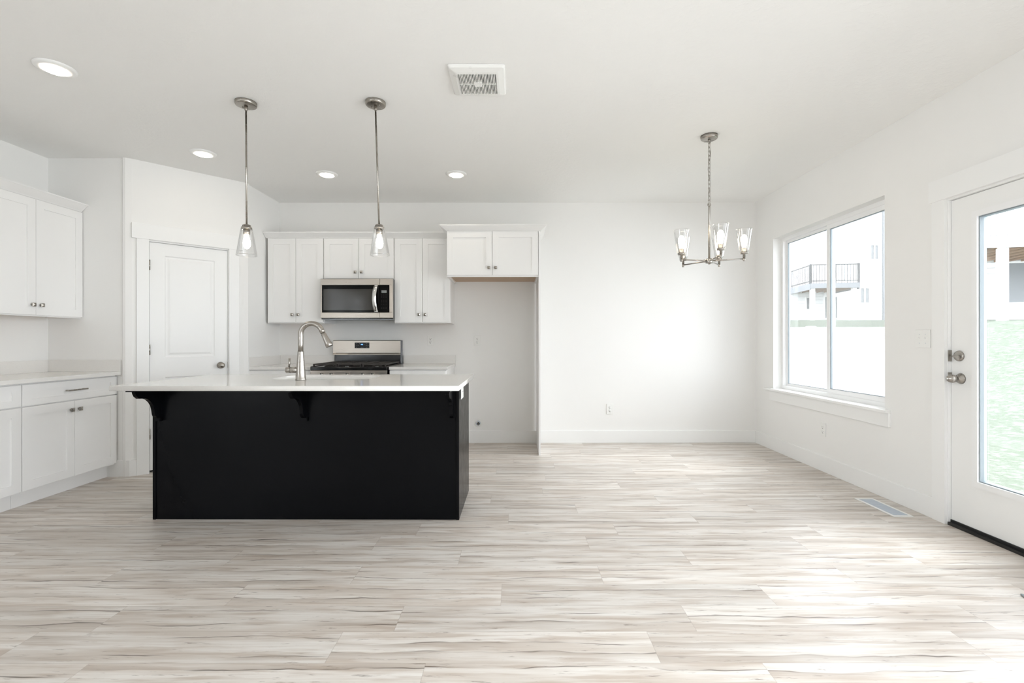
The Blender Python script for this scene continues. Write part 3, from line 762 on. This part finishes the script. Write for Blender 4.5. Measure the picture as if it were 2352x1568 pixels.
for (xa_, ya_, za_), (xc_, yc_, zc_) in zip(hp, hp[1:]):
    v = [b.verts.new(p) for p in ((xa_-.021, ya_, za_), (xa_+.021, ya_, za_), (xc_+.021, yc_, zc_), (xc_-.021, yc_, zc_))]
    u = [b.verts.new(p) for p in ((xa_-.017, ya_+.012, za_), (xa_+.017, ya_+.012, za_), (xc_+.017, yc_+.012, zc_), (xc_-.017, yc_+.012, zc_))]
    b.faces.new(v); b.faces.new(u[::-1]); b.faces.new([v[0], v[3], u[3], u[0]]); b.faces.new([v[1], u[1], u[2], v[2]])
    if za_ == hp[0][2]: b.faces.new([v[0], u[0], u[1], v[1]])
    if zc_ == hp[-1][2]: b.faces.new([v[3], v[2], u[2], u[3]])
for z in (.076, .342): box(b, .572, .604, -.010, .004, z-.010, z+.010)
bmesh.ops.remove_doubles(b, verts=b.verts[:], dist=1e-5)
for f in b.faces: f.smooth = abs(f.normal.x) < .3
obj('handle', b, 'chrome', dr)
b = B(); box(b, .260, .283, -.0006, .0002, .381, .386); box(b, .291, .327, -.0006, .0002, .379, .385); obj('maker_mark', b, 'nickel_dark', dr)
cp = B()
for q in ((x1d+.001, w_, .352, .4165), (x1d+.001, w_, .004, .062), (w_-.036, w_, .060, .354)): band(cp, *q)
cp = obj('control_panel', cp, 'steel', MW)
obj('panel_glass', box(B(), x1d+.0015, w_-.034, .003, .026, .058, .356, .001), 'blackglass', cp)
obj('display', box(B(), .643, .697, .0022, .006, .270, .296), 'display', cp)
b = B()
for r_ in range(7):
    z = (.250, .235, .220, .192, .178, .164, .150)[r_]
    for c_ in range(3): box(b, .645+.023*c_-.0035, .645+.023*c_+.0035, .0022, .005, z-.0018, z+.0018)
for c_ in range(3): box(b, .645+.023*c_-.0045, .645+.023*c_+.0045, .0022, .005, .106, .113)
obj('keypad', b, 'iron', cp)
obj('vent_strip', box(B(), .02, w_-.02, .02, .20, -.011, -.007), 'vent_grey', MW)

# ------------------------------------------------------------------ range
RG = thing('gas_range', 'stainless and black gas range standing between the two short counters', 'range', (-2.044, 4.730, 0))
w_ = .762; dB = YB-4.730-.003
obj('body', box(B(), .002, w_-.002, .035, dB, .05, .878), 'enamel', RG)
for x in (.04, w_-.04):
    for y in (.08, dB-.08): obj('foot', lathe(B(), [(0, 0), (.018, 0), (.018, .008), (.010, .010), (.010, .052), (0, .052)], 14, (x, y, 0)), 'rubber', RG)
obj('drawer', box(B(), .004, w_-.004, .006, .036, .07, .225, .004), 'steel', RG)
od = obj('oven_door', box(B(), .004, w_-.004, .0, .036, .232, .755, .004), 'steel', RG)
obj('oven_window', box(B(), .10, w_-.10, -.0025, .01, .33, .62), 'blackglass', od)
b = tube(B(), [(.06, -.055, .705), (w_-.06, -.055, .705)], .0125, 16)
for x in (.09, w_-.09): tube(b, [(x, -.055, .705), (x, .002, .705)], .009, 12)
obj('handle', b, 'steel', od)
fp = obj('front_panel', box(B(), .0, w_, .002, .04, .760, .871, .004), 'steel', RG)
for x in (.118, .213, .372, .528, .625):
    kb_ = obj('knob', lathe(B(), [(0, .030), (.019, .030), (.0215, .027), (.023, .006), (.026, .003), (.026, 0), (0, 0)], 26, (x, .002, .823), AXY), 'chrome', fp)
    obj('grip', box(B(), x-.0065, x+.0065, -.040, -.026, .801, .845, .002), 'slot', kb_)
ct = obj('cooktop', box(B(), 0, w_, .0, dB-.055, .872, .906, .004), 'enamel', RG)
for x in (.006, w_-.006): obj('side_trim', box(B(), x-.007, x+.007, .01, dB-.06, .904, .912, .002), 'iron', ct)
for i in range(3):
    xa_, xc_ = .016+i*.2455, .016+i*.2455+.239
    b = B(); z0_, z1_ = .922, .936
    frameb = ((xa_, xc_, .03, .042), (xa_, xc_, dB-.105, dB-.093), (xa_, xa_+.012, .042, dB-.105), (xc_-.012, xc_, .042, dB-.105))
    for q in frameb: box(b, *q, z0_, z1_, .002)
    for y in (.12, .20, .29, .38, .46): box(b, xa_+.012, xc_-.012, y-.006, y+.006, z0_, z1_)
    box(b, (xa_+xc_)/2-.006, (xa_+xc_)/2+.006, .042, dB-.105, z0_, z1_)
    for x in (xa_+.008, xc_-.008):
        for y in (.036, dB-.10): box(b, x-.007, x+.007, y-.007, y+.007, .905, z0_)
    obj('grate', b, 'iron', RG)
for x, y in ((.135, .15), (.135, .42), (.381, .285), (.627, .15), (.627, .42)):
    obj('burner', lathe(B(), [(0, .920), (.030, .920), (.034, .916), (.034, .912), (.048, .910), (.050, .905), (0, .905)], 26, (x, y, 0)), 'iron', RG)
for x in (.34, .64): obj('igniter_cap', box(B(), x, x+.035, .024, .029, .908, .914), 'chrome', ct)
bgd = B(); y0_ = dB-.062
prism(bgd, [(y0_-.010, 1.008), (y0_-.010, 1.013), (y0_-.002, 1.030), (y0_, 1.165), (y0_+.006, 1.172), (dB, 1.172), (dB, 1.008)], lambda a, c, h: (h, a, c), -.016+.004, w_-.013)
bgd = obj('backguard', bgd, 'steel', RG)
obj('backguard_base', box(B(), .004, w_-.006, y0_+.004, dB, .90, 1.012), 'enamel', RG)
obj('side_cap', box(B(), w_-.013, w_-.004, y0_-.004, dB, .90, 1.170, .001), 'fascia', bgd)
obj('groove', box(B(), .02, w_-.03, y0_-.0056, y0_+.006, 1.026, 1.030), 'slot', bgd)
dp = obj('clock_panel', box(B(), .232, .397, y0_-.0035, y0_+.01, 1.082, 1.146, .001), 'blackglass', bgd)
def seg7(bm, x, z, w, h, t, ch, y):
    sg = {'8': 'abcdefg', '4': 'fgbc', '2': 'abged', '1': 'bc'}[ch]
    R_ = {'a': (0, w, h-t, h), 'g': (0, w, h/2-t/2, h/2+t/2), 'd': (0, w, 0, t), 'f': (0, t, h/2, h), 'e': (0, t, 0, h/2), 'b': (w-t, w, h/2, h), 'c': (w-t, w, 0, h/2)}
    for s in sg:
        a, c, e_, f_ = R_[s]; box(bm, x+a, x+c, y, y+.0008, z+e_, z+f_)
b = B()
for i, c_ in enumerate('842'): seg7(b, .303+i*.0085, 1.118, .0066, .0135, .0018, c_, y0_-.0046)
obj('clock_digits', b, 'blue', dp)
b = B()
for x, z in ((.250, 1.134), (.250, 1.114), (.250, 1.093), (.270, 1.114), (.287, 1.134), (.306, 1.093), (.325, 1.093), (.344, 1.124), (.364, 1.134), (.364, 1.113), (.384, 1.113), (.364, 1.092), (.384, 1.092), (.384, 1.134)):
    box(b, x-.003, x+.003, y0_-.0044, y0_-.003, z-.0015, z+.0015)
obj('key_marks', b, 'display', dp)

# ------------------------------------------------------------------ floor register and door stop
fv = thing('floor_register', 'white framed grey floor vent beside the back door', 'vent', (2.566, 3.320, .0005))
b = B(); hx, hy = .067, .182
for q in ((-hx, hx, -hy, -hy+.020), (-hx, hx, hy-.020, hy), (-hx, -hx+.018, -hy+.02, hy-.02), (hx-.018, hx, -hy+.02, hy-.02)): box(b, *q, 0, .005, .001)
obj('rim', b, 'plastic', fv)
b = B(); box(b, -hx+.016, hx-.016, -hy+.018, hy-.018, 0, .0012)
for i in range(30):
    y = -hy+.026+i*(2*hy-.052)/29; box(b, -hx+.017, hx-.017, y-.0026, y+.0026, .001, .0040)
obj('louvres', b, 'vent_grey', fv)
b = box(B(), -.006, .10, -.016, .016, 0, .008, .003)
ds = tag(obj('door_stop', b, 'grey'), 'small grey metal bar on the floor at far right edge', 'door stop'); ds.location = (2.316, 2.162, .0005); ds.rotation_euler = (0, 0, -.35)

# ------------------------------------------------------------------ outside
def ground_z(x, y):
    t = min(max((x-5.5)/9.5, 0), 1); s = t*t*(3-2*t)
    return -.22+s*(2.1+.04*(y-17))+.012*math.sin(x*1.7+y*.8)
me = bpy.data.meshes.new('lawn'); V = []; F = []; nx, ny = 60, 60
for i in range(nx+1):
    for j in range(ny+1):
        x = XR+WT+.02+(i/nx)**1.5*40; y = 2.92+44*(j/ny)**1.3; V.append((x, y, ground_z(x, y)))
for i in range(nx):
    for j in range(ny):
        a = i*(ny+1)+j; F.append((a, a+ny+1, a+ny+2, a+1))
me.from_pydata(V, [], F); me.materials.append(M['lawn'])
for p_ in me.polygons: p_.use_smooth = True
lw = bpy.data.objects.new('lawn', me); C.objects.link(lw); tag(lw, 'bright green lawn sloping up outside the back door', 'grass', kind='stuff')
struct('bounce_patio', box(B(), XR+WT+.02, 7.5, -8, 2.9, -.5, -.12), 'concrete')  # unseen pale ground, added to bounce untinted daylight indoors
struct('side_yard', box(B(), -12, XL-WT-.02, YREAR-WT-.02, 6, -.5, -.12), 'concrete')
struct('patio_rear', box(B(), -12, XR+WT, -12, YREAR-WT-.02, -.5, -.12), 'concrete')
# vinyl fence
fy = 8.0; FZ = -.16
FN = thing('vinyl_fence', 'white vinyl privacy fence seen through the window', 'fence', (2.98, fy, FZ))
L_ = 4.0
obj('boards', box(B(), 0, L_, -.012, .012, 0, 1.16), 'boards', FN)
for z in (.06, 1.14): obj('rail', box(B(), 0, L_, -.03, .03, z, z+.12), 'vinyl', FN)
obj('lattice_board', box(B(), 0, L_, -.016, .016, 1.26, 1.545), 'vinyl', FN)
for x in (0, 2.0, L_):
    po = obj('post', box(B(), x-.055, x+.055, -.055, .055, 0, 1.56), 'vinyl', FN)
def house(name, label, loc, rz, wd, ht, dep):
    r = thing(name, label, 'house', loc, rz)
    b = B(); box(b, 0, wd, 0, dep, 0, ht); obj('siding_wall', b, 'siding', r)
    b = B(); prism(b, [(-.3, ht-.05), (dep+.3, ht-.05), (dep/2, ht+1.9)], lambda a, c, h: (h, a, c), -.3, wd+.3); obj('roof', b, 'fascia', r)
    return r
def hwin(r, x0, x1, z0, z1, cols=2, pane='housepane'):
    b = B(); frame(b, x0, x1, z0, z1, .07, -.05, .02)
    for i in range(1, cols): xm = x0+(x1-x0)*i/cols; box(b, xm-.04, xm+.04, -.05, .02, z0+.07, z1-.07)
    f = obj('window', b, 'vinyl', r)
    for i in range(cols):
        xa_ = x0+(x1-x0)*i/cols; xb_ = x0+(x1-x0)*(i+1)/cols
        obj('pane', box(B(), xa_+.05, xb_-.05, -.02, -.01, z0+.05, z1-.05), pane, f)
def deck(r, x0, x1, y0, z, posts, rail):
    s = obj('deck', box(B(), x0, x1, y0, -.02, z-.05, z), 'deckwood', r)
    obj('fascia_board', box(B(), x0-.03, x1+.03, y0-.04, y0, z-.26, z+.02), 'fascia', s)
    for xx in (x0-.04, x1): obj('fascia_board', box(B(), xx, xx+.04, y0, -.02, z-.32, z+.02), 'fascia', s)
    b = B()
    for i in range(int((x1-x0)/.4)): box(b, x0+.2+i*.4, x0+.24+i*.4, y0, -.05, z-.27, z-.05)
    obj('joists', b, 'deckwood', s)
    for xx in posts: obj('deck_post', box(B(), xx-.10, xx+.10, y0+.02, y0+.22, -.9, z-.26), 'vinyl', r)
    b = B()
    for zz in (z+.12, z+1.0): box(b, x0, x1, y0, y0+.04, zz, zz+.05); box(b, x0, x0+.04, y0, -.02, zz, zz+.05)
    n_ = int((x1-x0)/.14)
    for i in range(n_+1): xx = x0+(x1-x0)*i/n_; box(b, xx-.011, xx+.011, y0+.01, y0+.03, z, z+1.0)
    n_ = int(-y0/.14)
    for i in range(n_+1): yy = y0*(1-i/n_)-.02; box(b, x0+.01, x0+.03, yy-.011, yy+.011, z, z+1.0)
    for xx in (x0, (x0+x1)/2, x1): box(b, xx-.045, xx+.045, y0-.005, y0+.085, z, z+1.08)
    obj('railing', b, rail, r)
HA = house('neighbour_house', 'white sided house right of the window mullion, with two small windows', (20.75, 30.0, 2.25), math.radians(5), 9.0, 9.0, 5.0)
hwin(HA, 1.05, 1.75, 1.2, 2.26); hwin(HA, 1.75, 2.38, 3.97, 5.0)
obj('downspout', box(B(), 2.62, 2.72, -.10, -.02, .1, 8.5), 'fascia', HA)
HB = house('neighbour_house', 'white house with black railed balcony, in the left window pane', (13.62, 29.02, 2.15), math.radians(-8.6), 6.0, 9.5, 6.0)
hwin(HB, 4.80, 5.6, .25, 1.65, 1); hwin(HB, 3.80, 4.08, .80, 1.6, 1); hwin(HB, 4.6, 5.7, 2.2, 4.1, 2, 'siding')
deck(HB, 3.0, 5.4, -2.6, 2.10, (3.12, 5.2), 'rail')
HC = house('neighbour_house', 'white house with wooden deck, seen through the glass door', (16.5, 17.0, 1.72), math.radians(-12), 11.0, 9.0, 4.0)
hwin(HC, .58, 3.1, .70, 2.22, 2); hwin(HC, .4, 1.5, 4.6, 5.9, 2)
deck(HC, -1.7, 6.0, -3.1, 2.47, (-1.2, 3.2), 'fascia')
